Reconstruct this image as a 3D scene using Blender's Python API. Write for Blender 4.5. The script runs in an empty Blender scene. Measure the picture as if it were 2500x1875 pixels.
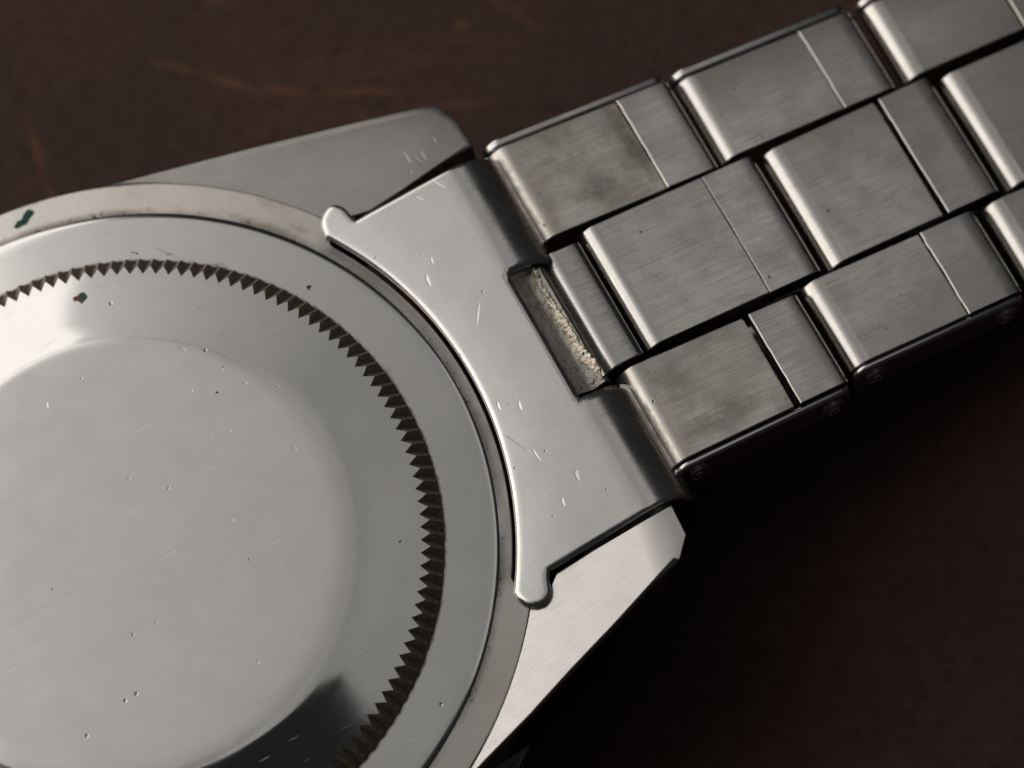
import bpy, bmesh, math, random
from mathutils import Vector, Matrix
random.seed(7)
R = math.radians
S = 0.1                                   # one Blender unit is a centimetre; shapes below are written in millimetres
scn = bpy.context.scene
scn.unit_settings.system = 'METRIC'
scn.unit_settings.scale_length = 0.01
COL = scn.collection

# ------------------------------------------------------------------ camera
TILT, AZ, DIST = R(20.2), R(66.0), 22.0
h = Vector((math.cos(AZ), -math.sin(AZ), 0))
rot = Matrix.Rotation(TILT, 3, Vector((0, 0, 1)).cross(h).normalized())
cam = bpy.data.cameras.new('camera')
cam_o = bpy.data.objects.new('camera', cam)
COL.objects.link(cam_o)
cam_o.matrix_world = Matrix.Translation(rot @ Vector((0, 0, DIST))) @ rot.to_4x4()
cam.sensor_width = 36.0
cam.lens = 36.0 * 54.7 * 220 / 2500.0
cam.clip_start, cam.clip_end = 1.0, 500.0
cam.dof.use_dof = True
cam.dof.focus_distance = 22.05
cam.dof.aperture_fstop = 0.42
scn.camera = cam_o

# ------------------------------------------------------------------ world, lamps, exposure
wd = bpy.data.worlds.new('World')
scn.world = wd
wd.use_nodes = True
wd.node_tree.nodes['Background'].inputs[0].default_value = (0.9, 0.95, 1.0, 1)
wd.node_tree.nodes['Background'].inputs[1].default_value = 0.02
scn.view_settings.view_transform = 'Standard'
scn.view_settings.look = 'None'
scn.view_settings.exposure = 0.0
scn.view_settings.gamma = 1.0


FALL = ((0.0, 0.78), (1.0, 0.50), (0.127, 0.63), (0.22, 0.52), (0.30, 0.45), (0.445, 0.34), (0.52, 0.295), (0.67, 0.32), (0.85, 0.46))


def lamp(name, loc, euler, sx, sy, radiance, colour, aim=False, falloff=None):
    l = bpy.data.lights.new(name, 'AREA')
    l.shape = 'RECTANGLE'
    l.size, l.size_y = sx, sy
    l.energy = radiance * math.pi * sx * sy
    l.color = colour
    o = bpy.data.objects.new(name, l)
    COL.objects.link(o)
    o.location = loc
    o.rotation_euler = Vector(loc).to_track_quat('Z', 'Y').to_euler() if aim else [R(a) for a in euler]
    if falloff:                                # uneven panel brightness, shaped to set the tones the steel reflects
        l.use_nodes = True
        nt = l.node_tree
        em = next(n for n in nt.nodes if n.type == 'EMISSION')
        geo = nt.nodes.new('ShaderNodeNewGeometry')
        sp = nt.nodes.new('ShaderNodeSeparateXYZ')
        mr = nt.nodes.new('ShaderNodeValToRGB')
        nt.links.new(geo.outputs['Parametric'], sp.inputs[0])
        nt.links.new(sp.outputs[0], mr.inputs[0])
        el = mr.color_ramp.elements
        for k, (p, v) in enumerate(falloff):
            e = el[k] if k < 2 else el.new(p)
            e.position, e.color = p, (v, v, v, 1)
        nt.links.new(mr.outputs[0], em.inputs['Strength'])
    return o


lamp('window_lamp', (-24.25, 19, 23), (0, -59.1, 0), 30.3, 54, 1.6, (1.0, 0.972, 0.935))
lamp('room_lamp', (-36, 1, 14), None, 26, 16, 1.1, (1.0, 0.87, 0.73), aim=True)
lamp('ceiling_lamp', (1.25, 17.0, 36), (0, 0, 0), 35.5, 32.3, 1.0, (1.0, 0.98, 0.955), falloff=FALL)


# ------------------------------------------------------------------ node helpers
class G:
    def __init__(s, name):
        s.m = bpy.data.materials.new(name)
        s.m.use_nodes = True
        s.nt = s.m.node_tree
        s.bsdf = s.nt.nodes['Principled BSDF']
        s.tc = s.nt.nodes.new('ShaderNodeTexCoord').outputs['Object']

    def put(s, sock, v):
        if isinstance(v, bpy.types.NodeSocket):
            s.nt.links.new(v, sock)
        elif sock.type == 'RGBA' and len(v) == 3:
            sock.default_value = (*v, 1)
        else:
            sock.default_value = v

    def map(s, scale=(1, 1, 1), rotz=0.0, loc=(0, 0, 0), src=None, kind='POINT'):
        n = s.nt.nodes.new('ShaderNodeMapping')
        n.vector_type = kind
        s.put(n.inputs['Vector'], src or s.tc)
        n.inputs['Scale'].default_value = scale
        n.inputs['Rotation'].default_value = (0, 0, rotz)
        n.inputs['Location'].default_value = loc
        return n.outputs[0]

    def noise(s, vec, scale, detail=3.0, rough=0.55, dist=0.0):
        n = s.nt.nodes.new('ShaderNodeTexNoise')
        s.put(n.inputs['Vector'], vec)
        n.inputs['Scale'].default_value = scale
        n.inputs['Detail'].default_value = detail
        n.inputs['Roughness'].default_value = rough
        n.inputs['Distortion'].default_value = dist
        return n.outputs['Fac']

    def voro(s, vec, scale, rnd=1.0):
        n = s.nt.nodes.new('ShaderNodeTexVoronoi')
        s.put(n.inputs['Vector'], vec)
        n.inputs['Scale'].default_value = scale
        n.inputs['Randomness'].default_value = rnd
        sep = s.nt.nodes.new('ShaderNodeSeparateColor')
        s.nt.links.new(n.outputs['Color'], sep.inputs[0])
        return n.outputs['Distance'], sep.outputs[0], sep.outputs[1]

    def math(s, op, a, b=0.0, c=None):
        n = s.nt.nodes.new('ShaderNodeMath')
        n.operation = op
        s.put(n.inputs[0], a)
        s.put(n.inputs[1], b)
        if c is not None:
            s.put(n.inputs[2], c)
        return n.outputs[0]

    def ramp(s, v, a, b, lo=0.0, hi=1.0):
        n = s.nt.nodes.new('ShaderNodeMapRange')
        n.interpolation_type = 'SMOOTHSTEP'
        s.put(n.inputs['Value'], v)
        for k, x in (('From Min', a), ('From Max', b), ('To Min', lo), ('To Max', hi)):
            s.put(n.inputs[k], x)
        return n.outputs['Result']

    def mix(s, f, a, b):
        n = s.nt.nodes.new('ShaderNodeMix')
        n.data_type = 'RGBA'
        s.put(n.inputs[0], f)
        s.put(n.inputs[6], a)
        s.put(n.inputs[7], b)
        return n.outputs[2]

    def mixf(s, f, a, b):
        n = s.nt.nodes.new('ShaderNodeMix')
        n.data_type = 'FLOAT'
        s.put(n.inputs[0], f)
        s.put(n.inputs[2], a)
        s.put(n.inputs[3], b)
        return n.outputs[0]

    def sep(s):
        n = s.nt.nodes.new('ShaderNodeSeparateXYZ')
        s.nt.links.new(s.tc, n.inputs[0])
        return n.outputs

    def radius(s):
        n = s.nt.nodes.new('ShaderNodeVectorMath')
        n.operation = 'MULTIPLY'
        s.nt.links.new(s.tc, n.inputs[0])
        n.inputs[1].default_value = (1, 1, 0)
        l = s.nt.nodes.new('ShaderNodeVectorMath')
        l.operation = 'LENGTH'
        s.nt.links.new(n.outputs[0], l.inputs[0])
        return l.outputs['Value']

    def spot(s, x, y, a, b=None, ang=0.0, soft=0.5, src=None, flat=True):
        """mask of an ellipse at x, y (mm) with half axes a, b (mm) turned by ang degrees"""
        b = b or a
        v = s.map(scale=(a * S, b * S, 1e3 if flat else a * S), rotz=R(ang), loc=(x * S, y * S, 0), src=src, kind='TEXTURE')
        l = s.nt.nodes.new('ShaderNodeVectorMath')
        l.operation = 'LENGTH'
        s.nt.links.new(v, l.inputs[0])
        return s.ramp(l.outputs['Value'], 1.0 - soft, 1.0, 1.0, 0.0)

    def facet(s, x, y, a, b, ang):
        """height of a small nick: a tilted scoop inside an ellipse (mm)"""
        v = s.map(scale=(a * S, b * S, 1e3), rotz=R(ang), loc=(x * S, y * S, 0), kind='TEXTURE')
        l = s.nt.nodes.new('ShaderNodeVectorMath')
        l.operation = 'LENGTH'
        s.nt.links.new(v, l.inputs[0])
        q = s.nt.nodes.new('ShaderNodeSeparateXYZ')
        s.nt.links.new(v, q.inputs[0])
        return s.math('MULTIPLY', s.ramp(l.outputs['Value'], 0.55, 1.0, 1.0, 0.0), s.math('SUBTRACT', q.outputs[0], 0.6))

    def maxof(s, items):
        r = items[0]
        for i in items[1:]:
            r = s.math('MAXIMUM', r, i)
        return r

    def bump(s, height, dist, strength=1.0, normal=None):
        n = s.nt.nodes.new('ShaderNodeBump')
        n.inputs['Strength'].default_value = strength
        n.inputs['Distance'].default_value = dist
        s.put(n.inputs['Height'], height)
        if normal:
            s.nt.links.new(normal, n.inputs['Normal'])
        return n.outputs[0]

    def warp(s, amount, scale):
        n = s.nt.nodes.new('ShaderNodeTexNoise')
        s.put(n.inputs['Vector'], s.tc)
        n.inputs['Scale'].default_value = scale
        n.inputs['Detail'].default_value = 3
        sub = s.nt.nodes.new('ShaderNodeVectorMath')
        sub.operation = 'MULTIPLY_ADD'
        s.nt.links.new(n.outputs['Color'], sub.inputs[0])
        sub.inputs[1].default_value = (amount,) * 3
        add = s.nt.nodes.new('ShaderNodeVectorMath')
        add.operation = 'ADD'
        s.nt.links.new(s.tc, sub.inputs[2])
        s.nt.links.new(sub.outputs[0], add.inputs[0])
        add.inputs[1].default_value = (-amount / 2,) * 3
        return add.outputs[0]


STEEL = (0.60, 0.585, 0.565)


def steel(name, rough=0.2, colour=STEEL, brush=None, brush_amt=0.3, pits=0.0, pit_scale=22, scratch=0.0,
          dirt=0.0, dirt_scale=30, dings=(), spots=(), film=0.0, dark_pits=0.5, band=None, cloud=0.0, grain=0.0, streak=0.0, ding_h=0.0012):
    """worn stainless steel: brush = angle of the grain in degrees (local x), pits, scratches, dirt specks"""
    g = G(name)
    col, ro, nrm = colour, rough, None
    met = 1.0
    big = g.noise(g.tc, 2.6, 4)
    col = g.mix(g.ramp(big, 0.35, 0.7, 0, 0.35 + cloud), col, tuple(c * (0.88 - 0.25 * cloud) for c in colour))
    ro = g.math('ADD', g.ramp(g.noise(g.tc, 6.0, 5), 0.3, 0.75, rough * 0.85, rough * 1.25), 0.0)
    if brush is not None:
        b = g.noise(g.map((1.6, 60, 0.5), R(-brush)), 3.0, 4, 0.7)
        b2 = g.noise(g.map((4, 40, 0.5), R(-brush - 1.5)), 2.0, 3, 0.6)
        nrm = g.bump(b, 0.00035 * brush_amt, 1.0)
        col = g.mix(g.ramp(b2, 0.5, 0.9, 0, 0.10 * brush_amt), col, tuple(c * 0.55 for c in colour))
        ro = g.math('ADD', ro, g.ramp(b, 0.3, 0.7, -0.05, 0.07))
    if streak:
        sn = g.noise(g.map((0.35, 6, 0.2), R(46), (0.4, 0.2, 0)), 3.0, 5, 0.65)
        col = g.mix(g.ramp(sn, 0.45, 0.85, 0, streak), col, tuple(c * 0.6 for c in colour))
    if grain:
        ro = g.math('ADD', ro, g.ramp(g.noise(g.tc, 70, 3, 0.7), 0.3, 0.7, -0.03 * grain, 0.03 * grain))
        col = g.mix(g.ramp(g.noise(g.tc, 45, 4, 0.75), 0.4, 0.85, 0, 0.14 * grain), col, tuple(c * 0.5 for c in colour))
    # slow waviness of a hand polished surface
    nrm = g.bump(g.noise(g.tc, 2.2, 1), 0.006, 0.2, nrm)
    if scratch:
        masks = []
        for ang, sc, off in ((23, 2.6, 0.3), (-41, 3.4, 1.7), (67, 3.0, 2.9), (-12, 4.5, 5.3), (98, 3.8, 4.1)):
            d, r1, r2 = g.voro(g.map((1.0, 46, 1.0), R(-ang), (off, off * 2, 0)), sc)
            m = g.math('MULTIPLY', g.ramp(d, 0.02, 0.16, 1, 0), g.math('MULTIPLY', g.ramp(r1, 1 - 0.16 * scratch, 1.0 - 0.13 * scratch), g.ramp(r2, 0.0, 1.0, 0.2, 1.0)))
            masks.append(m)
        sm = g.maxof(masks)
        nrm = g.bump(g.math('SUBTRACT', 1.0, sm), 0.0005, 0.8, nrm)
        col = g.mix(g.math('MULTIPLY', sm, 0.3), col, (0.85, 0.83, 0.8))
    if pits:
        d, r1, r2 = g.voro(g.map((1, 1, 0.01)), pit_scale)
        size = g.ramp(r2, 0.0, 1.0, 0.07, 0.2)
        m = g.math('MULTIPLY', g.math('SUBTRACT', 1.0, g.ramp(g.math('DIVIDE', d, size), 0.3, 1.0)), g.ramp(r1, 1 - pits, 1 - pits * 0.9))
        nrm = g.bump(g.math('SUBTRACT', 1.0, m), 0.0022, 0.8, nrm)
        col = g.mix(g.math('MULTIPLY', m, dark_pits), col, (0.04, 0.035, 0.03))
    if dings:
        hs = [g.facet(x, y, a, b, ang) for x, y, a, b, ang in dings]
        hsum = hs[0]
        for q in hs[1:]:
            hsum = g.math('ADD', hsum, q)
        nrm = g.bump(hsum, ding_h, 1.0, nrm)
    if film:
        f = g.ramp(g.noise(g.warp(0.1, 5), 4.0, 6, 0.65), 0.42, 0.75, 0, film)
        col = g.mix(f, col, (0.30, 0.25, 0.19))
        ro = g.math('ADD', ro, g.math('MULTIPLY', f, 0.25))
    if dirt:
        n = g.math('MULTIPLY', g.ramp(g.noise(g.tc, dirt_scale * 2.4, 4, 0.75), 0.56, 0.66), g.ramp(g.noise(g.tc, 5.0, 3), 0.66 - 0.3 * dirt, 0.8 - 0.3 * dirt))
        col = g.mix(n, col, (0.035, 0.026, 0.018))
        met = g.math('SUBTRACT', 1.0, g.math('MULTIPLY', n, 0.8))
        ro = g.math('ADD', ro, g.math('MULTIPLY', n, 0.4))
    if band:
        f = band(g)
        col = g.mix(f, col, (0.10, 0.075, 0.05))
        ro = g.math('ADD', ro, g.math('MULTIPLY', f, 0.35))
        met = g.math('MULTIPLY', met, g.math('SUBTRACT', 1.0, g.math('MULTIPLY', f, 0.6)))
    if spots:
        w = g.warp(0.05, 24)
        for x, y, a, b, ang, c, *k in spots:
            m = g.spot(x, y, a, b, ang, 0.9 if k else 0.25, src=w)
            if k:
                m = g.math('MULTIPLY', g.math('MULTIPLY', m, g.ramp(g.noise(g.tc, 14, 6, 0.75), 0.3, 0.68)), k[0])
            col = g.mix(m, col, c)
            met = g.math('MULTIPLY', met, g.math('SUBTRACT', 1.0, m))
            ro = g.math('ADD', ro, g.math('MULTIPLY', m, 0.5))
    g.put(g.bsdf.inputs['Base Color'], col)
    g.put(g.bsdf.inputs['Roughness'], ro)
    g.put(g.bsdf.inputs['Metallic'], met)
    if nrm:
        g.put(g.bsdf.inputs['Normal'], nrm)
    return g.m


def mat_leather():
    g = G('brown_leather')
    n1 = g.noise(g.tc, 0.9, 5, 0.6)
    n2 = g.noise(g.tc, 14.0, 6, 0.7)
    n3 = g.noise(g.tc, 60.0, 3, 0.6)
    col = g.mix(g.ramp(n1, 0.3, 0.72), (0.046, 0.0205, 0.0148), (0.066, 0.030, 0.0185))
    col = g.mix(g.ramp(n2, 0.45, 0.75, 0, 0.5), col, (0.030, 0.0145, 0.0115))
    tan = (0.145, 0.062, 0.027)
    # worn streaks (world mm, on the hide)
    w = g.warp(0.12, 1.8)
    marks = MARKS
    ms = [g.math('MULTIPLY', g.spot(x, y, a, b, ang, 0.9, src=w), k) for x, y, a, b, ang, k in marks]
    col = g.mix(g.math('MULTIPLY', g.maxof(ms), g.ramp(n2, 0.3, 0.6, 0.45, 0.9)), col, tan)
    st = g.noise(g.map((1, 7, 1), R(35)), 0.7, 5, 0.6, 0.6)
    col = g.mix(g.ramp(st, 0.60, 0.80, 0, 0.22), col, tan)
    g.put(g.bsdf.inputs['Base Color'], col)
    g.put(g.bsdf.inputs['Roughness'], g.ramp(n2, 0.3, 0.7, 0.55, 0.75))
    g.bsdf.inputs['Specular IOR Level'].default_value = 0.25
    hgt = g.math('ADD', g.math('MULTIPLY', n2, 0.7), g.math('MULTIPLY', n3, 0.3))
    g.put(g.bsdf.inputs['Normal'], g.bump(hgt, 0.02, 0.6))
    return g.m


def mat_grime():
    g = G('notch_grime')
    n = g.noise(g.tc, 55.0, 4, 0.7)
    col = g.mix(g.ramp(n, 0.4, 0.62), (0.15, 0.122, 0.098), (0.30, 0.25, 0.20))
    col = g.mix(g.ramp(g.noise(g.tc, 120.0, 2), 0.60, 0.72, 0, 0.8), col, (0.45, 0.40, 0.34))
    g.put(g.bsdf.inputs['Base Color'], col)
    g.bsdf.inputs['Roughness'].default_value = 0.5
    g.bsdf.inputs['Metallic'].default_value = 0.4
    g.put(g.bsdf.inputs['Normal'], g.bump(n, 0.006, 0.6))
    return g.m


def mat_tube():
    g = G('corroded_tube')
    x, y, z = g.sep()
    n = g.noise(g.map((1, 0.6, 1)), 30, 6, 0.8)
    d = g.ramp(g.noise(g.tc, 30, 6, 0.85), 0.54, 0.58)
    d = g.math('MULTIPLY', d, g.ramp(y, -0.1, -0.4, 0.55, 1.0))
    col = g.mix(g.ramp(n, 0.35, 0.7), (0.52, 0.49, 0.45), (0.30, 0.27, 0.235))
    col = g.mix(d, col, (0.022, 0.019, 0.016))
    g.put(g.bsdf.inputs['Base Color'], col)
    g.put(g.bsdf.inputs['Metallic'], g.math('SUBTRACT', 0.9, g.math('MULTIPLY', d, 0.75)))
    g.bsdf.inputs['Roughness'].default_value = 0.42
    g.put(g.bsdf.inputs['Normal'], g.bump(n, 0.006, 1.0))
    return g.m


def mat_crust():
    g = G('pale_metal_crust')
    n = g.noise(g.tc, 40, 5, 0.8)
    d = g.ramp(g.noise(g.tc, 70, 5, 0.8), 0.56, 0.60)
    col = g.mix(g.ramp(n, 0.4, 0.6), (0.97, 0.89, 0.75), (0.80, 0.68, 0.52))
    col = g.mix(d, col, (0.05, 0.04, 0.03))
    g.put(g.bsdf.inputs['Base Color'], col)
    g.put(g.bsdf.inputs['Metallic'], g.math('SUBTRACT', 0.8, g.math('MULTIPLY', d, 0.8)))
    g.bsdf.inputs['Roughness'].default_value = 0.4
    g.put(g.bsdf.inputs['Normal'], g.bump(n, 0.006, 0.8))
    return g.m


# ------------------------------------------------------------------ mesh helpers
def link_obj(name, me, parent=None, mats=()):
    o = bpy.data.objects.new(name, me)
    COL.objects.link(o)
    if parent:
        o.parent = parent
    for m in mats:
        me.materials.append(m)
    return o


def finish(name, bm, parent=None, mats=(), smooth=35, bevel=None, segs=3, tri=False):
    bmesh.ops.remove_doubles(bm, verts=bm.verts, dist=1e-5)
    bmesh.ops.recalc_face_normals(bm, faces=bm.faces)
    me = bpy.data.meshes.new(name)
    bm.to_mesh(me)
    bm.free()
    me.shade_smooth()
    me.set_sharp_from_angle(angle=R(smooth))
    o = link_obj(name, me, parent, mats)
    if bevel:
        b = o.modifiers.new('edge', 'BEVEL')
        b.width = bevel * S
        b.segments = segs
        b.limit_method = 'ANGLE'
        b.angle_limit = R(40)
        b.harden_normals = True
    return o


def lathe(bm, prof, n=256, a0=0.0, a1=360.0, rfun=None, mat=0):
    """prof: (r, z) mm; closed turn if a1 - a0 is 360"""
    full = abs(a1 - a0 - 360) < 1e-6
    cols = []
    for i in range(n if full else n + 1):
        a = R(a0 + (a1 - a0) * i / n)
        c = []
        for r, z in prof:
            rr = rfun(r, a) if rfun else r
            c.append(bm.verts.new((rr * math.cos(a) * S, rr * math.sin(a) * S, z * S)))
        cols.append(c)
    m = len(cols)
    for i in range(m if full else m - 1):
        A, B = cols[i], cols[(i + 1) % m]
        for k in range(len(prof) - 1):
            vs = [A[k], B[k], B[k + 1], A[k + 1]]
            try:
                f = bm.faces.new(vs)
                f.material_index = mat
            except ValueError:
                pass
    return cols


def prism(bm, rings):
    """stack of equal-length closed rings (mm), capped at both ends"""
    vs = [[bm.verts.new((x * S, y * S, z * S)) for x, y, z in r] for r in rings]
    n = len(vs[0])
    for a, b in zip(vs, vs[1:]):
        for i in range(n):
            bm.faces.new((a[i], a[(i + 1) % n], b[(i + 1) % n], b[i]))
    bm.faces.new(vs[0][::-1])
    bm.faces.new(vs[-1])
    return vs


# ------------------------------------------------------------------ materials of the watch
TAN = (0.26, 0.185, 0.105)
GREEN, RUST = (0.012, 0.085, 0.065), (0.20, 0.075, 0.035)
M_plate = steel('polished_back', 0.19, streak=0.13, ding_h=0.0007, grain=0.5, pits=0.06, pit_scale=18, scratch=0.15, dark_pits=0.6,
                dings=((7.28, 4.52, 0.077, 0.077, 0), (8.6, 4.3, 0.084, 0.140, 60), (6.35, 5.2, 0.084, 0.084, 0), (8.0, 5.4, 0.105, 0.070, 20),
                       (9.15, 0.35, 0.140, 0.196, 20), (3.2, -7.6, 0.112, 0.084, 0), (7.0, 2.6, 0.091, 0.070, 0), (2.0, 3.0, 0.070, 0.098, 50),
                       (6.9, 7.2, 0.084, 0.210, 25), (0.3, 8.0, 0.084, 0.175, -20), (5.2, -1.2, 0.070, 0.070, 0), (9.9, 3.4, 0.175, 0.070, 20)),
                spots=((7.28, 4.52, .08, .08, 0, (0.02, 0.018, 0.016)), (8.05, 5.45, .05, .04, 0, (0.05, 0.045, 0.04))))
M_slope = steel('polished_slope', 0.075, grain=0.15, pits=0.05, pit_scale=16, scratch=0.35, dark_pits=0.4,
                spots=((3.97, 12.0, .36, .27, 60, GREEN), (3.78, 12.06, .22, .15, 70, RUST)))
def rim_grime(g):
    r = g.radius()
    n = g.noise(g.tc, 26, 5, 0.75)
    return g.math('MULTIPLY', g.ramp(g.math('ADD', r, g.math('MULTIPLY', g.math('SUBTRACT', n, 0.5), 0.03)), 1.446, 1.462, 0.9, 0.0), g.ramp(g.noise(g.tc, 3, 2), 0.35, 0.6, 0.45, 1.0))


M_ring = steel('polished_rim', 0.13, grain=0.3, band=rim_grime, brush=None, pits=0.07, pit_scale=15, scratch=0.35, dark_pits=0.5,
               spots=((13.23, 7.42, .13, .10, 0, (0.02, 0.02, 0.018)), (7.0, 13.1, .06, .16, 40, GREEN), (8.3, 12.35, 1.0, .10, -52, TAN, 0.8), (10.2, 10.5, .8, .12, -48, (0.08, 0.06, 0.045), 0.8), (14.5, 2.0, .35, .25, 0, TAN, 0.5)))


def band_grime(g):
    r = g.radius()
    n = g.noise(g.tc, 30, 5, 0.75)
    edge_in = g.ramp(r, 1.69, 1.73, 1.0, 0.0)
    edge_out = g.ramp(r, 1.825, 1.848, 0.0, 0.6)
    e = g.math('MAXIMUM', edge_in, edge_out)
    e = g.math('MULTIPLY', e, g.ramp(g.noise(g.tc, 4, 3), 0.30, 0.62))
    return g.math('MINIMUM', 1.0, g.math('ADD', g.math('MULTIPLY', e, 0.55), g.math('MULTIPLY', g.ramp(n, 0.57, 0.64), g.math('ADD', 0.06, g.math('MULTIPLY', e, 1.3)))))


M_band = steel('grimy_case_band', 0.30, grain=1.0, colour=(0.62, 0.585, 0.54), film=0.2, band=band_grime,
               spots=((3.39, 17.45, .55, .22, 28, GREEN), (2.9, 17.35, .2, .1, 20, GREEN), (13.6, 12.1, 1.7, .5, -48, TAN, 0.35), (12.75, 11.45, 2.2, .28, -48, TAN, 0.85), (14.2, 10.3, .8, .25, -54, TAN, 0.5)))
M_flank = steel('brushed_flank', 0.28, brush=0, brush_amt=0.5)
M_lug_dim = steel('brushed_lug', 0.27, brush=-14, brush_amt=0.15, scratch=0.7, colour=(0.48, 0.455, 0.43),  # same steel as the near lug, its weaker reflection darkened into the colour
              dings=((20.1, 11.2, .06, .5, 5), (20.5, 10.8, .06, .4, 20), (20.8, 10.9, .05, .35, 0), (19.9, 10.5, .1, .1, 0), (21.6, 11.3, .06, .2, -10)))
M_lug_lit = steel('bright_brushed_lug', 0.27, brush=12, brush_amt=0.2, scratch=0.4, colour=(0.60, 0.572, 0.54))  # same steel kept light, with the warm light tinted into the colour
M_end = steel('satin_end_link', 0.24, colour=(0.66, 0.64, 0.615), grain=1.0, pits=0.06, pit_scale=26, scratch=1.1, dark_pits=0.5,
                  dings=((18.10, 4.86, .11, .36, -8), (18.7, 5.6, .05, .2, -12), (18.05, -2.09, .08, .24, -6), (18.89, -2.60, .09, .28, -12),
                       (19.56, -6.8, .13, .32, -12), (18.42, -7.57, .07, .26, -12), (18.43, -5.02, .05, .38, 5), (19.6, 8.55, .05, .34, 30),
                       (20.7, 8.65, .04, .5, 28), (17.9, -4.0, .03, .9, 24), (19.3, 2.2, .03, .7, -35)))
M_link = steel('brushed_link', 0.21, colour=(0.60, 0.565, 0.53), brush=0, brush_amt=0.55, pits=0.05, pit_scale=24, dirt=0.2, film=0.1, dark_pits=0.9)
M_flap = steel('clean_link_flap', 0.24, colour=(0.59, 0.56, 0.53), brush=0, brush_amt=0.4, pits=0.03, pit_scale=24)
STAIN = (0.09, 0.068, 0.046)
M_dull = steel('dull_grimy_link', 0.24, spots=((29.45, 7.2, .55, 2.9, 2, STAIN, 0.75), (27.0, 5.6, 1.6, .9, 10, STAIN, 0.45), (23.7, 7.0, .28, 3.2, 0, STAIN, 0.45), (23.7, -6, .28, 3.0, 0, STAIN, 0.45), (27, -7.0, 2.5, .8, 0, STAIN, 0.3)), colour=(0.60, 0.56, 0.51), brush=0, brush_amt=0.3, pits=0.07, pit_scale=26, dirt=0.25, film=0.38, dark_pits=0.9)
M_mid = steel('smooth_centre_link', 0.20, colour=(0.54, 0.515, 0.49), brush=0, brush_amt=0.12, grain=0.8, pits=0.02, scratch=0.35)
M_side = steel('polished_side_plate', 0.22, colour=(0.56, 0.53, 0.52), dirt=0.1)
M_grime = mat_grime()
M_tube = mat_tube()
M_crust = mat_crust()

# leather marks in world mm: x, y, half length, half width, angle, strength
MARKS = ((-19.1, 21.2, 1.9, .34, -20, .7), (-16.1, 20.2, 2.1, .36, -18, .95), (-13.4, 19.55, 1.8, .34, -9, .95), (-9.6, 19.3, 3.4, .32, 0, .8),
         (-4.9, 22.8, .55, .42, 0, .9), (-25.7, 16.8, 2.0, .38, -68, .8), (-24.8, 14.4, 1.2, .4, -60, .5), (-17.2, 24.4, 1.5, .32, -15, .6),
         (-2.5, 23.6, 2.6, .4, -38, .35), (-9.5, 17.9, 1.2, .4, -55, .4), (-29.0, 11.6, 1.6, .6, 35, .6), (-4.5, 18.6, 2.0, .5, 8, .35))
M_leather = mat_leather()

# ------------------------------------------------------------------ the hide it lies on
bm = bmesh.new()
bmesh.ops.create_grid(bm, x_segments=60, y_segments=60, size=30)
for v in bm.verts:
    v.co.z = -1.27 + 0.02 * math.sin(v.co.x * 0.9 + 1) * math.cos(v.co.y * 0.7)
hide = finish('leather_surface', bm, None, (M_leather,), smooth=80)
hide['kind'] = 'structure'
hide['label'] = 'dark brown worn leather surface under the watch'

# ------------------------------------------------------------------ the watch
TH = R(29.5)
watch = bpy.data.objects.new('wristwatch', None)
COL.objects.link(watch)
watch.location = (-1.753, -0.761, 0)
watch.rotation_euler = (0, 0, TH)
watch['label'] = 'worn steel wristwatch lying face down on brown leather with its bracelet stretched out'
watch['category'] = 'wristwatch'

# case back: flat plate, polished slope down to the coin edge
R_TIP, R_OUT, NT = 13.52, 14.48, 142
SL = 0.178
zt = lambda r: -SL * (r - 10.15)
prof = [(0, 0.03), (3, 0.028), (6, 0.022), (8.5, 0.012), (9.7, 0.0), (9.9, -0.006), (10.1, -0.018), (10.25, -0.034), (10.4, -0.055)]
slope_prof = [(10.4, -0.055), (10.55, zt(10.55)), (10.8, zt(10.8)), (11.5, zt(11.5)), (12.5, zt(12.5)), (13.3, zt(13.3))]


def worn(r, a):
    """the step is crisp on the far side and rubbed round elsewhere"""
    d = (math.degrees(a) + 180) % 360 - 180
    k = min(1.0, max(0.0, (abs(d - 85) - 45) / 40.0))
    k = k * k * (3 - 2 * k)
    w = min(1.0, max(0.0, 1 - abs(r - 10.15) / 1.6))
    return r + (r - 10.15) * ((0.62 + (1.7 - 0.62) * k) - 1) * w


bm = bmesh.new()
lathe(bm, prof, 288, rfun=worn)
lathe(bm, slope_prof, 288, rfun=worn, mat=1)
case_back = finish('case_back', bm, watch, (M_plate, M_slope), smooth=40)
case_back['label'] = 'round polished case back with a flat middle and a sloping edge'

# one tooth of the coin edge: flat top, grimy V flanks; copied round the rim
bm = bmesh.new()
hp = math.pi / NT
z0 = zt(R_TIP)
P = lambda r, a, z: bm.verts.new((r * math.cos(a) * S, r * math.sin(a) * S, z * S))
ap = R_TIP + 0.43
A0, A1 = P(13.3, -hp, zt(13.3)), P(13.3, hp, zt(13.3))
AM = P(13.3, 0, zt(13.3))
T0, T1 = P(R_TIP, -hp, z0), P(R_TIP, hp, z0)
AP = P(ap, 0, zt(ap))
Q = P(R_OUT, 0, zt(R_OUT) - 0.42)
G0, G1 = P(R_OUT, -hp, zt(R_OUT) - 0.85), P(R_OUT, hp, zt(R_OUT) - 0.85)
B0, B1 = P(R_OUT, -hp, -2.4), P(R_OUT, hp, -2.4)
for vs, mi in (((A0, AM, AP, T0), 0), ((AM, A1, T1, AP), 0), ((T0, AP, Q, G0), 1), ((AP, T1, G1, Q), 1), ((G0, Q, G1, B1, B0), 1)):
    bm.faces.new(vs).material_index = mi
bmesh.ops.recalc_face_normals(bm, faces=bm.faces)
me = bpy.data.meshes.new('tooth')
bm.to_mesh(me)
bm.free()
for f in me.polygons:
    if f.normal.z < 0:
        f.flip()
me.materials.append(M_slope)
me.materials.append(M_grime)
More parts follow.
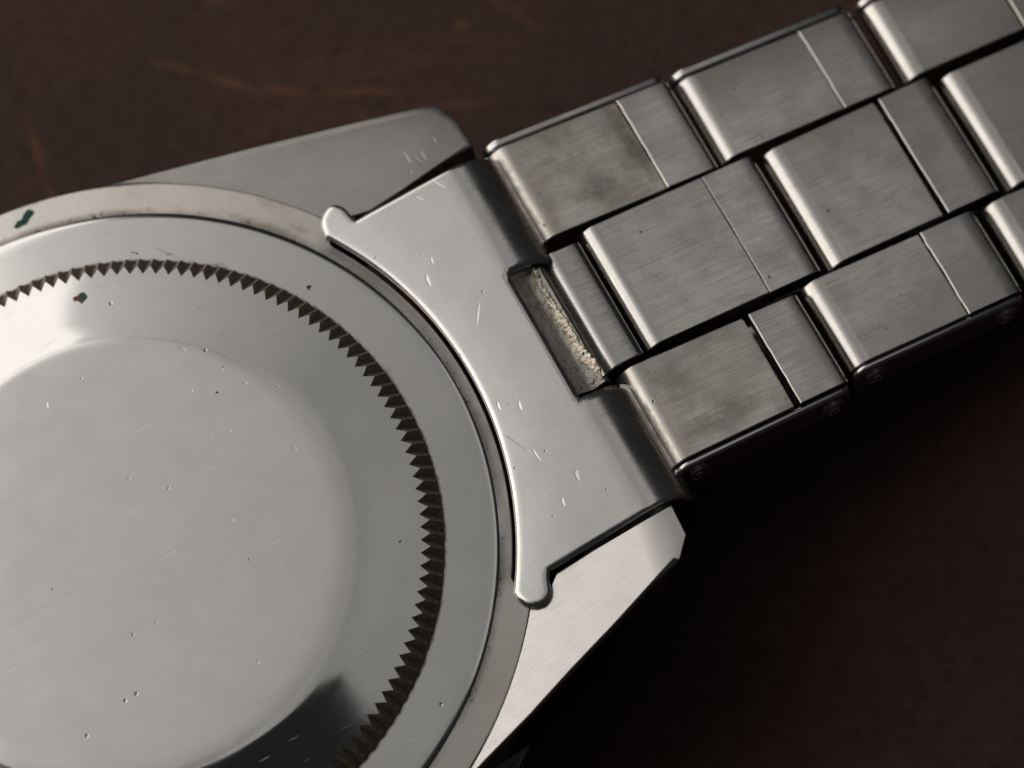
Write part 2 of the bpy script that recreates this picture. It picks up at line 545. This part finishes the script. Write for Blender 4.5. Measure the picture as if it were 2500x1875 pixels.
tooth0 = bpy.data.objects.new('tooth', me)
for i in range(NT):
    t = tooth0 if i == 0 else tooth0.copy()
    COL.objects.link(t)
    t.parent = case_back
    t.rotation_euler = (0, 0, R(8.58) + hp + 2 * hp * i)

# outer polished rim of the case back
bm = bmesh.new()
lathe(bm, [(14.47, -2.3), (14.47, -1.46)], 288, mat=1)
lathe(bm, [(14.47, -1.46), (15.2, -1.53), (16.2, -1.625), (16.45, -1.65), (16.60, -1.668), (16.865, -1.703), (16.88, -1.715), (16.88, -2.3)], 288)
rim = finish('rim', bm, case_back, (M_ring, M_grime), smooth=40)
rim['label'] = 'smooth polished outer ring round the toothed edge'


# case body: band, flank, bezel side and crystal below
def case_r(r, a):
    a = (a + math.pi) % (2 * math.pi) - math.pi
    d = math.degrees(a)
    if r > 17 and -34.5 < d < 32.5:
        e = min(1.0, (32.5 - d) / 2.0, (d + 34.5) / 2.0)
        e = e * e * (3 - 2 * e)
        return min(r, r * (1 - e) + e * (17.0 + 0.3 * (r - 17.0) if r < 18.42 else 17.46))
    return r


bm = bmesh.new()
lathe(bm, [(16.86, -2.5), (16.90, -1.76), (17.3, -1.80), (17.9, -1.85), (18.39, -1.89), (18.44, -1.94), (18.45, -2.32), (18.45, -3.5), (18.3, -7.2), (17.2, -7.4), (16.9, -9.0),
           (15.6, -10.9), (14.2, -11.2), (14.0, -12.3), (13.0, -12.6), (0.0, -12.65)], 480, rfun=case_r)
case = finish('case', bm, watch, (M_band,), smooth=22)
case['label'] = 'steel case band with brown grime and green verdigris'


# lugs
def lug(name, top, shoulder, base, mat, zf, zs, zb, label, bevel):
    bm = bmesh.new()
    prism(bm, [[(x, y, zb) for x, y in base], [(x, y, zs(x, y)) for x, y in shoulder], [(x, y, zf(x, y)) for x, y in top]])
    o = finish(name, bm, watch, (mat,), smooth=25, bevel=bevel)
    o['label'] = label
    return o


def arc(a0, a1, n, r=18.42):
    return [(r * math.cos(R(a0 + (a1 - a0) * i / n)), r * math.sin(R(a0 + (a1 - a0) * i / n))) for i in range(n + 1)]


# lug beyond the end link
arc_u = arc(33.5, 66.5, 14)
top = arc_u + [(10.0, 15.98), (13.78, 14.92), (17.52, 13.82), (21.0, 12.78), (22.0, 12.46), (22.52, 11.45), (22.72, 10.05), (20.96, 9.83), (19.12, 9.62), (17.4, 9.5), (16.3, 9.75)]
sho = arc_u + [(10.04, 16.28), (13.83, 15.23), (17.58, 14.13), (21.32, 13.01), (22.43, 12.65), (22.97, 11.56), (23.05, 9.95), (20.96, 9.78), (19.12, 9.57), (17.4, 9.45), (16.3, 9.7)]
OFF = 0.37
zu = lambda x, y: -1.90 - 0.065 * (x * 0.87 - y * 0.49)
push = lambda pts: [(x, y) if math.hypot(x, y) < 18.45 and x < 15.6 else (x, y + OFF * (-2 - zu(x, y))) for x, y in pts]
top, sho = push(top), push(sho)
lug('lug', top, sho, [(x * 0.985, y * 0.97) for x, y in sho], M_lug_dim, zu,
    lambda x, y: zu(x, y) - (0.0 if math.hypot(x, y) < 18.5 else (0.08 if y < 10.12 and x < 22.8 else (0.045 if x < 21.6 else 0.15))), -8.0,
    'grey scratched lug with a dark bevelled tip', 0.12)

# lug at the near side, its face turned up to the light
arc_l = arc(-65.0, -36.0, 14)
top = arc_l + [(16.03, -10.61), (16.58, -10.20), (18.53, -10.14), (20.64, -10.18), (22.30, -10.21), (21.88, -11.33), (21.40, -12.43), (20.2, -12.86), (17.61, -13.71), (15.06, -14.47), (12.47, -15.32), (10.07, -16.00)]
sho = arc_l + [(16.03, -10.56), (16.58, -10.15), (18.53, -10.09), (20.64, -10.13), (22.52, -10.16), (22.42, -11.75), (21.62, -12.62), (20.23, -12.92), (17.64, -13.77), (15.09, -14.53), (12.5, -15.38), (10.09, -16.06)]
zl = lambda x, y: -1.98 + 0.15 * ((x * 0.69 - y * 0.72) - 17.9)
lug('lug', top, sho, [(x * 0.955, y * 0.89) for x, y in sho], M_lug_lit, zl,
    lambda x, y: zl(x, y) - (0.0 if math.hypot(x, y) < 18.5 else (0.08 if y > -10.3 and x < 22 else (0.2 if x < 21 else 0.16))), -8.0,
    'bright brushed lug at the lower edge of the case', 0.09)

# ------------------------------------------------------------------ end link
def ez(x):
    """height of the end link along the strap: flat, then rolling down"""
    z0, xb, rb = -1.36, 21.25, 2.55
    if x <= xb:
        return z0
    d = min(x - xb, rb * 0.985)
    return z0 - (rb - math.sqrt(rb * rb - d * d))


YT, YB = 9.25, -10.02
CUT0, CUT1 = -3.72, 3.2


def xleft(y):
    return math.sqrt(max(0, 17.62 ** 2 - y * y))


def columns(ys, xl, xr, n):
    out = []
    for y in ys:
        a, b = xl(y), xr(y)
        out.append([(a + (b - a) * k / n, y) for k in range(n + 1)])
    return out


def lin(a, b, n):
    return [a + (b - a) * i / n for i in range(n + 1)]


def taper(x, y):
    t = max(0.0, (x - 16.6) / 6.2)
    if y > 8.6:
        return y - 0.16 * t * min(1, (y - 8.6) / 0.65)
    if y < -9.3:
        return y + 0.16 * t * min(1, (-9.3 - y) / 0.7)
    return y


def interp(t, pts):
    for (a, xa), (b, xb) in zip(pts, pts[1:]):
        lo, hi = min(a, b), max(a, b)
        if lo - 1e-9 <= t <= hi + 1e-9:
            return xa + (xb - xa) * (t - a) / (b - a)
    return pts[-1][1]


XC, XE = 21.36, 23.76
earT_l = [(9.25, xleft(9.25)), (9.6, 15.02), (9.9, 15.08), (10.15, 15.22), (10.35, 15.45), (10.47, 15.72), (10.5, 15.86)]
earT_r = [(9.25, 16.62), (9.42, 16.56), (9.7, 16.5), (10.0, 16.44), (10.2, 16.34), (10.38, 16.18), (10.47, 16.02), (10.5, 15.9)]
earB_l = [(-10.02, xleft(-10.02)), (-10.4, 14.52), (-10.7, 14.62), (-10.95, 14.78), (-11.12, 15.0), (-11.2, 15.22), (-11.23, 15.36)]
earB_r = [(-10.02, 16.38), (-10.2, 16.26), (-10.45, 16.14), (-10.75, 16.04), (-10.98, 15.9), (-11.13, 15.7), (-11.2, 15.54), (-11.23, 15.42)]
rim_line = [(XE, YT)] + [(x, y) for y, x in earT_r] + [(x, y) for y, x in earT_l[::-1]] + [(xleft(y), y) for y in lin(9.0, -9.8, 40)] \
    + [(x, y) for y, x in earB_l] + [(x, y) for y, x in earB_r[::-1]] + [(XE, YB)]


def rim_dist(x, y):
    best = 9.0
    for (ax, ay), (bx, by) in zip(rim_line, rim_line[1:]):
        dx, dy = bx - ax, by - ay
        t = max(0.0, min(1.0, ((x - ax) * dx + (y - ay) * dy) / (dx * dx + dy * dy + 1e-12)))
        best = min(best, math.hypot(x - ax - t * dx, y - ay - t * dy))
    return best


bm = bmesh.new()
vcache = {}
ROLL = 0.24                                # radius of the rolled edge


def ev(x, y):
    k = (round(x, 3), round(y, 3))
    if k not in vcache:
        d = rim_dist(x, y)
        drop = ROLL - math.sqrt(max(0.0, ROLL ** 2 - (ROLL - d) ** 2)) if d < ROLL else 0.0
        lean = 0.07 * (max(0.0, 2.6 - max(0.0, math.hypot(x, y) - 17.62)) / 2.6) ** 2
        vcache[k] = bm.verts.new((x * S, taper(x, y) * S, (ez(x) - 0.85 * drop - lean + 0.045 * (min(x, XC) - 18.5)) * S))
    return vcache[k]


def patch(cols):
    for a, b in zip(cols, cols[1:]):
        for k in range(len(a) - 1):
            vs = []
            for p in (a[k], a[k + 1], b[k + 1], b[k]):
                v = ev(*p)
                if v not in vs:
                    vs.append(v)
            if len(vs) > 2:
                try:
                    bm.faces.new(vs)
                except ValueError:
                    pass


NEAR = (0.36, 0.28, 0.2, 0.12, 0.06, 0.015, 0.0)
ys = [YB + n for n in NEAR[::-1]] + lin(YB + 0.36, CUT0, 16)[1:] + lin(CUT0, CUT1, 20)[1:] + lin(CUT1, YT - 0.36, 16)[1:] + [YT - n for n in NEAR[1:]]
FR = (0, .008, .03, .06, .1, .16, .24, .4, .6, .76, .86, .93, .975, 1)


def row(y):
    xk = max(16.62 if y > 0 else 16.38, xleft(y) + 1.2)
    return [(xleft(y) + (xk - xleft(y)) * f, y) for f in FR] + [(x, y) for x in lin(xk, XC, 8)[1:]]


patch([row(y) for y in ys])
patch([[(x, y) for x in lin(XC, XE, 14)] for y in ys if y <= CUT0 + 1e-6])
patch([[(x, y) for x in lin(XC, XE, 14)] for y in ys if y >= CUT1 - 1e-6])


def ear(l, r, ys):
    patch([[(interp(y, l) + (interp(y, r) - interp(y, l)) * f, y) for f in FR] for y in ys])


ear(earT_l, earT_r, [9.25, 9.34, 9.42, 9.52, 9.6, 9.75, 9.9, 10.0, 10.1, 10.2, 10.28, 10.35, 10.4, 10.44, 10.47, 10.49, 10.5])
ear(earB_l, earB_r, [-10.02, -10.1, -10.2, -10.3, -10.4, -10.55, -10.7, -10.8, -10.9, -10.98, -11.05, -11.1, -11.14, -11.17, -11.2, -11.22, -11.23])
end_link = finish('end_link', bm, watch, (M_end,), smooth=40)
for f in end_link.data.polygons:
    if f.normal.z < 0:
        f.flip()
m = end_link.modifiers.new('sheet', 'SOLIDIFY')
m.thickness = 0.55 * S
m.offset = -1
m.use_even_offset = False
end_link['label'] = 'smooth steel end link with two ears, a curved edge and a square cutout'

# corroded tube seen in the cutout
bm = bmesh.new()
pts = [(21.30, -4.2), (21.32, -1.72), (21.6, -1.85), (21.95, -2.04), (22.1, -2.12), (22.25, -2.10), (22.5, -2.0), (22.75, -1.92), (22.88, -2.05), (22.98, -2.5), (23.05, -3.7), (23.1, -4.6)]
prev = None
for y in lin(-3.35, 2.95, 24):
    row = [bm.verts.new((x * S, y * S, z * S)) for x, z in pts]
    if prev:
        for k in range(len(pts) - 1):
            bm.faces.new((prev[k], prev[k + 1], row[k + 1], row[k]))
    prev = row
tube = finish('spring_bar_tube', bm, end_link, (M_tube,), smooth=50)
tube['label'] = 'corroded grey recess floor inside the square cutout'

# the crust itself: a ragged strip of flakes leaning against the far wall of the recess
bm = bmesh.new()
rr = random.Random(3)
mid = [(3.05, 22.50, .10), (2.6, 22.46, .13), (1.8, 22.44, .16), (0.9, 22.42, .2), (0.4, 22.44, .25), (-0.6, 22.44, .28), (-1.45, 22.46, .32), (-2.0, 22.55, .3), (-2.6, 22.72, .22), (-3.1, 22.85, .10)]
rows = []
ny = 64
for i in range(ny + 1):
    y = 3.05 - 6.15 * i / ny
    xc = interp(y, [(a, b) for a, b, c in mid])
    hw = interp(y, [(a, c) for a, b, c in mid])
    lo, hi = xc - hw + rr.uniform(-.06, .06), xc + hw + rr.uniform(-.07, .07)
    row = []
    for k in range(7):
        t = k / 6
        x = lo + (hi - lo) * t
        floor = interp(-x, [(-21.9, -2.0), (-22.1, -2.12), (-22.25, -2.10), (-22.5, -2.0), (-22.75, -1.92), (-22.88, -1.92), (-23.0, -1.96), (-23.3, -2.2)])
        lift = 0.0 if k in (0, 6) else rr.uniform(.02, .075) + .06 * t
        row.append(bm.verts.new((x * S, (y + rr.uniform(-.03, .03)) * S, (floor - 0.02 + lift) * S)))
    rows.append(row)
for i in range(ny):
    for k in range(6):
        if rr.random() < 0.93:
            bm.faces.new((rows[i][k], rows[i][k + 1], rows[i + 1][k + 1], rows[i + 1][k]))
crust = finish('crust', bm, end_link, (M_crust,), smooth=12)
crust['label'] = 'ragged pale flaking strip in the recess'

# hidden body of the end link that fills the space between the lugs
bm = bmesh.new()
prism(bm, [[(x, y, z) for x, y in ((18.2, -9.6), (22.6, -9.6), (22.6, 9.0), (18.2, 9.0))] for z in (-7.0, -4.3)])
core = finish('core', bm, end_link, (M_flank,), smooth=30)

# ------------------------------------------------------------------ bracelet links
SLOPE = 0.26
AN = math.atan(SLOPE)
CA, SA = math.cos(AN), math.sin(AN)


def strap(u, w):
    """u along the strap from x = 21, w out of its face (mm) -> local x, z"""
    return 21 + u * CA + w * SA, -1.8 - u * SA + w * CA


U = lambda x: (x - 21) / CA


def extrude(bm, prof, y0, y1, ny=6, crown=0.0, ytap=(0.0, 0.0), roll=0.0, yaw=0.0, wob=0.0):
    """closed profile (u, w) extruded from y0 to y1; ytap narrows both sides towards the far end"""
    u_min, u_max = min(p[0] for p in prof), max(p[0] for p in prof)
    rows = []
    for i in range(ny + 1):
        t = i / ny
        row = []
        jit = random.uniform(-wob, wob)
        for q, (u, w) in enumerate(prof):
            u = u + jit if q < 3 else u
            f = (u - u_min) / (u_max - u_min)
            ya, yb = y0 + ytap[0] * f, y1 + ytap[1] * f
            y = ya + (yb - ya) * t
            ww = w - crown * (2 * t - 1) ** 2 if w > -0.6 else w
            x, z = strap(u + yaw * (2 * t - 1), ww + roll * (2 * t - 1))
            row.append(bm.verts.new((x * S, y * S, z * S)))
        rows.append(row)
    n = len(prof)
    for a, b in zip(rows, rows[1:]):
        for k in range(n):
            bm.faces.new((a[k], a[(k + 1) % n], b[(k + 1) % n], b[k]))
    bm.faces.new(rows[0])
    bm.faces.new(rows[-1][::-1])


def loop_prof(u0, u1, rl, th, rr=0.4):
    """rounded bar: round left end of radius rl, smaller radius at the right"""
    p = []
    for i in range(0, 15):
        a = R(180 - 90 * i / 14)
        p.append((u0 + rl + rl * math.cos(a), -rl + rl * math.sin(a)))
    for i in range(0, 7):
        a = R(90 - 90 * i / 6)
        p.append((u1 - rr + rr * math.cos(a), -rr + rr * math.sin(a)))
    p += [(u1, -th + rr), (u1 - rr, -th), (u0 + rl * 0.6, -th), (u0 + rl * 0.15, -th + rl * 0.5)]
    return p


def make_link(kind, x0, xs, x1, y0, y1, gap, proud, ytap, mat, flap_mat, side=None, label=None, wl=0.0, rl=1.0, roll=0.0, yaw=0.0, wob=0.014):
    u0, us, u1 = U(x0), U(xs), U(x1)
    th = 2.3
    p = []
    for i in range(0, 15):                                   # rolled left end
        a = R(180 - 90 * i / 14)
        p.append((u0 + rl + rl * math.cos(a), -rl + rl * math.sin(a) * (1.0)))
    p.append((u0 + rl + 0.06, 0.0))
    for k in range(1, 6):
        p.append((u0 + rl + 0.06 + (us - gap - u0 - rl - 0.06) * k / 5, 0.0))
    p += [(us - gap, -1.4), (us + 0.3, -1.4), (u1 - 0.5, -1.4), (u1 - 0.3, -1.6), (u1 - 0.3, -th), (u0 + rl * 0.6, -th), (u0 + rl * 0.12, -th + rl * 0.5)]
    p = [(u, w + wl) for u, w in p]
    bm = bmesh.new()
    extrude(bm, p, y0, y1, 6, 0.035, ytap, roll, yaw)
    o = finish(kind, bm, watch, (mat,), smooth=40, bevel=0.06, segs=2)
    if label:
        o['label'] = label
    f = (us - u0) / (u1 - u0)
    q = [(us, -0.44), (us, proud - 0.06), (us + 0.05, proud)]
    q += [(us + 0.05 + (u1 - 0.35 - us - 0.05) * k / 4, proud) for k in range(1, 4)]
    for i in range(0, 7):
        a = R(90 - 90 * i / 6)
        q.append((u1 - 0.35 + 0.35 * math.cos(a), proud - 0.35 + 0.35 * math.sin(a)))
    q += [(u1, -1.9), (u1 - 0.22, -1.9), (u1 - 0.22, -0.44)]
    q = [(u, w + wl) for u, w in q]
    bm = bmesh.new()
    extrude(bm, q, y0 + ytap[0] * f + 0.01, y1 + ytap[1] * f - 0.01, 14, 0.03, (ytap[0] * (1 - f), ytap[1] * (1 - f)), roll * 0.6, yaw * 0.4, wob)
    finish('flap', bm, o, (flap_mat,), smooth=40, bevel=0.025, segs=2)
    if side:
        sg = 1 if side > 0 else -1
        ya = (y1 if sg > 0 else y0) + sg * 0.055
        tap = ytap[1] if sg > 0 else ytap[0]
        q = loop_prof(u0 + 0.02, u1 - 0.02, 0.85, th - 0.1, 0.55)
        q = [(u, w - 0.06 + wl) for u, w in q]
        bm = bmesh.new()
        yo = ya + sg * abs(side)
        extrude(bm, q, min(ya, yo), max(ya, yo), 1, 0.0, (tap, tap))
        finish('side_plate', bm, o, (M_side,), smooth=45, bevel=0.16, segs=4)
        for up in (u0 + 1.25, u1 - 0.95):
            fx = (up - u0) / (u1 - u0)
            yb = yo + tap * fx
            bm = bmesh.new()
            rings = [(0.62, -0.02), (0.62, 0.10), (0.52, 0.16), (0.40, 0.16), (0.36, 0.10), (0.28, 0.10), (0.2, 0.2), (0.0, 0.22)]
            vs = []
            for r_, d in rings:
                row = []
                for i in range(24):
                    a = 2 * math.pi * i / 24
                    x, z = strap(up + r_ * math.cos(a), -1.2 + wl + r_ * math.sin(a))
                    row.append(bm.verts.new((x * S, (yb + sg * d) * S, z * S)))
                vs.append(row)
            for a_, b_ in zip(vs, vs[1:]):
                for i in range(24):
                    if b_ is vs[-1]:
                        bm.faces.new((a_[i], a_[(i + 1) % 24], b_[0])) if False else bm.faces.new((a_[i], a_[(i + 1) % 24], b_[(i + 1) % 24], b_[i]))
                    else:
                        bm.faces.new((a_[i], a_[(i + 1) % 24], b_[(i + 1) % 24], b_[i]))
            finish('pin', bm, o, (M_side,), smooth=40)
    return o


PW = 9.32
# outer links on the far side
make_link('outer_link', 23.46, 29.85, 32.46, 4.29, 9.36, 0.06, 0.10, (-0.18, -0.28), M_dull, M_flap, 0.50, 'cloudy grey outer link next to the end link, stained along its seam', roll=0.05, yaw=-0.03)
make_link('outer_link', 32.72, 39.05, 41.74, 4.30, 8.92, 0.04, 0.03, (-0.06, -0.20), M_link, M_flap, 0.50, 'second outer link on the far side', roll=-0.03, yaw=0.02)
make_link('outer_link', 42.30, 48.62, 51.2, 4.36, 8.64, 0.12, 0.06, (-0.02, -0.20), M_link, M_flap, 0.48, 'outer link cut by the right edge of the photo', roll=0.03, yaw=0)
# outer links on the near side
make_link('outer_link', 23.50, 30.0, 32.50, -8.20, -3.02, 0.30, 0.09, (0.16, -0.12), M_dull, M_flap, -0.36, 'near outer link with a wide black seam', roll=-0.05, yaw=0.03)
make_link('outer_link', 32.86, 38.92, 41.72, -7.50, -2.86, 0.07, 0.06, (0.0, -0.06), M_link, M_flap, -0.34, 'near outer link with a nicked seam edge', wob=0.028, roll=0.04, yaw=-0.02)
make_link('outer_link', 42.18, 48.5, 51.1, -7.0, -2.92, 0.10, 0.06, (0.0, -0.06), M_link, M_flap, -0.34, roll=0, yaw=0.02)
# centre links
make_link('centre_link', 25.26, 31.48, 34.14, -2.58, 3.97, 0.012, -0.03, (0.05, 0.06), M_mid, M_mid, None, 'smooth centre link with a scratched left edge', -0.02, 0.85, roll=0.03, yaw=0)
make_link('centre_link', 34.46, 40.62, 43.34, -2.62, 3.92, 0.26, 0.05, (0.05, 0.16), M_link, M_flap, None, 'centre link with a black seam', -0.03, roll=-0.04, yaw=0.015)
make_link('centre_link', 43.72, 50.0, 52.6, -2.62, 3.82, 0.10, 0.05, (0.02, -0.06), M_link, M_flap, None, None, -0.02, roll=0.03, yaw=-0.02)

# short rolled piece hooked into the cutout of the end link
bm = bmesh.new()
u0, u1 = U(23.02), U(25.06)
prof = []
for i in range(0, 17):
    a = R(200 - 110 * i / 16)
    prof.append((u0 + 0.85 + 0.85 * math.cos(a), -0.95 + 0.85 * math.sin(a)))
prof += [(u0 + 0.92, -0.10), (u0 + 1.2, -0.10), (u1 - 0.35, -0.11), (u1 - 0.15, -0.14), (u1, -0.26), (u1, -2.0), (u0 + 0.3, -2.0)]
extrude(bm, prof, -2.80, 3.60, 8, 0.0, (0.1, 0.0))
hook = finish('hinge_roll', bm, watch, (M_mid,), smooth=45, bevel=0.08, segs=2)
hook['label'] = 'short shiny hinge roll between the cutout and the first centre link'

# ------------------------------------------------------------------ added pointed plate on the flank of the near lug, tilted up to reflect light
near_lug = [o for o in watch.children if o.name.startswith('lug') and 'bright' in o.get('label', '')][0]
bm = bmesh.new()
tri = [(11.80, -15.62), (9.70, -15.80), (10.90, -16.36)]
prism(bm, [[(x, y - .05, -5.3) for x, y in tri], [(x, y, -4.6 - 0.25 * (y + 16)) for x, y in tri]])
sp = finish('added_flank_plate', bm, near_lug, (M_flank,), smooth=30, bevel=0.03, segs=1)
sp['label'] = 'small pointed grey facet below the edge of the lug'
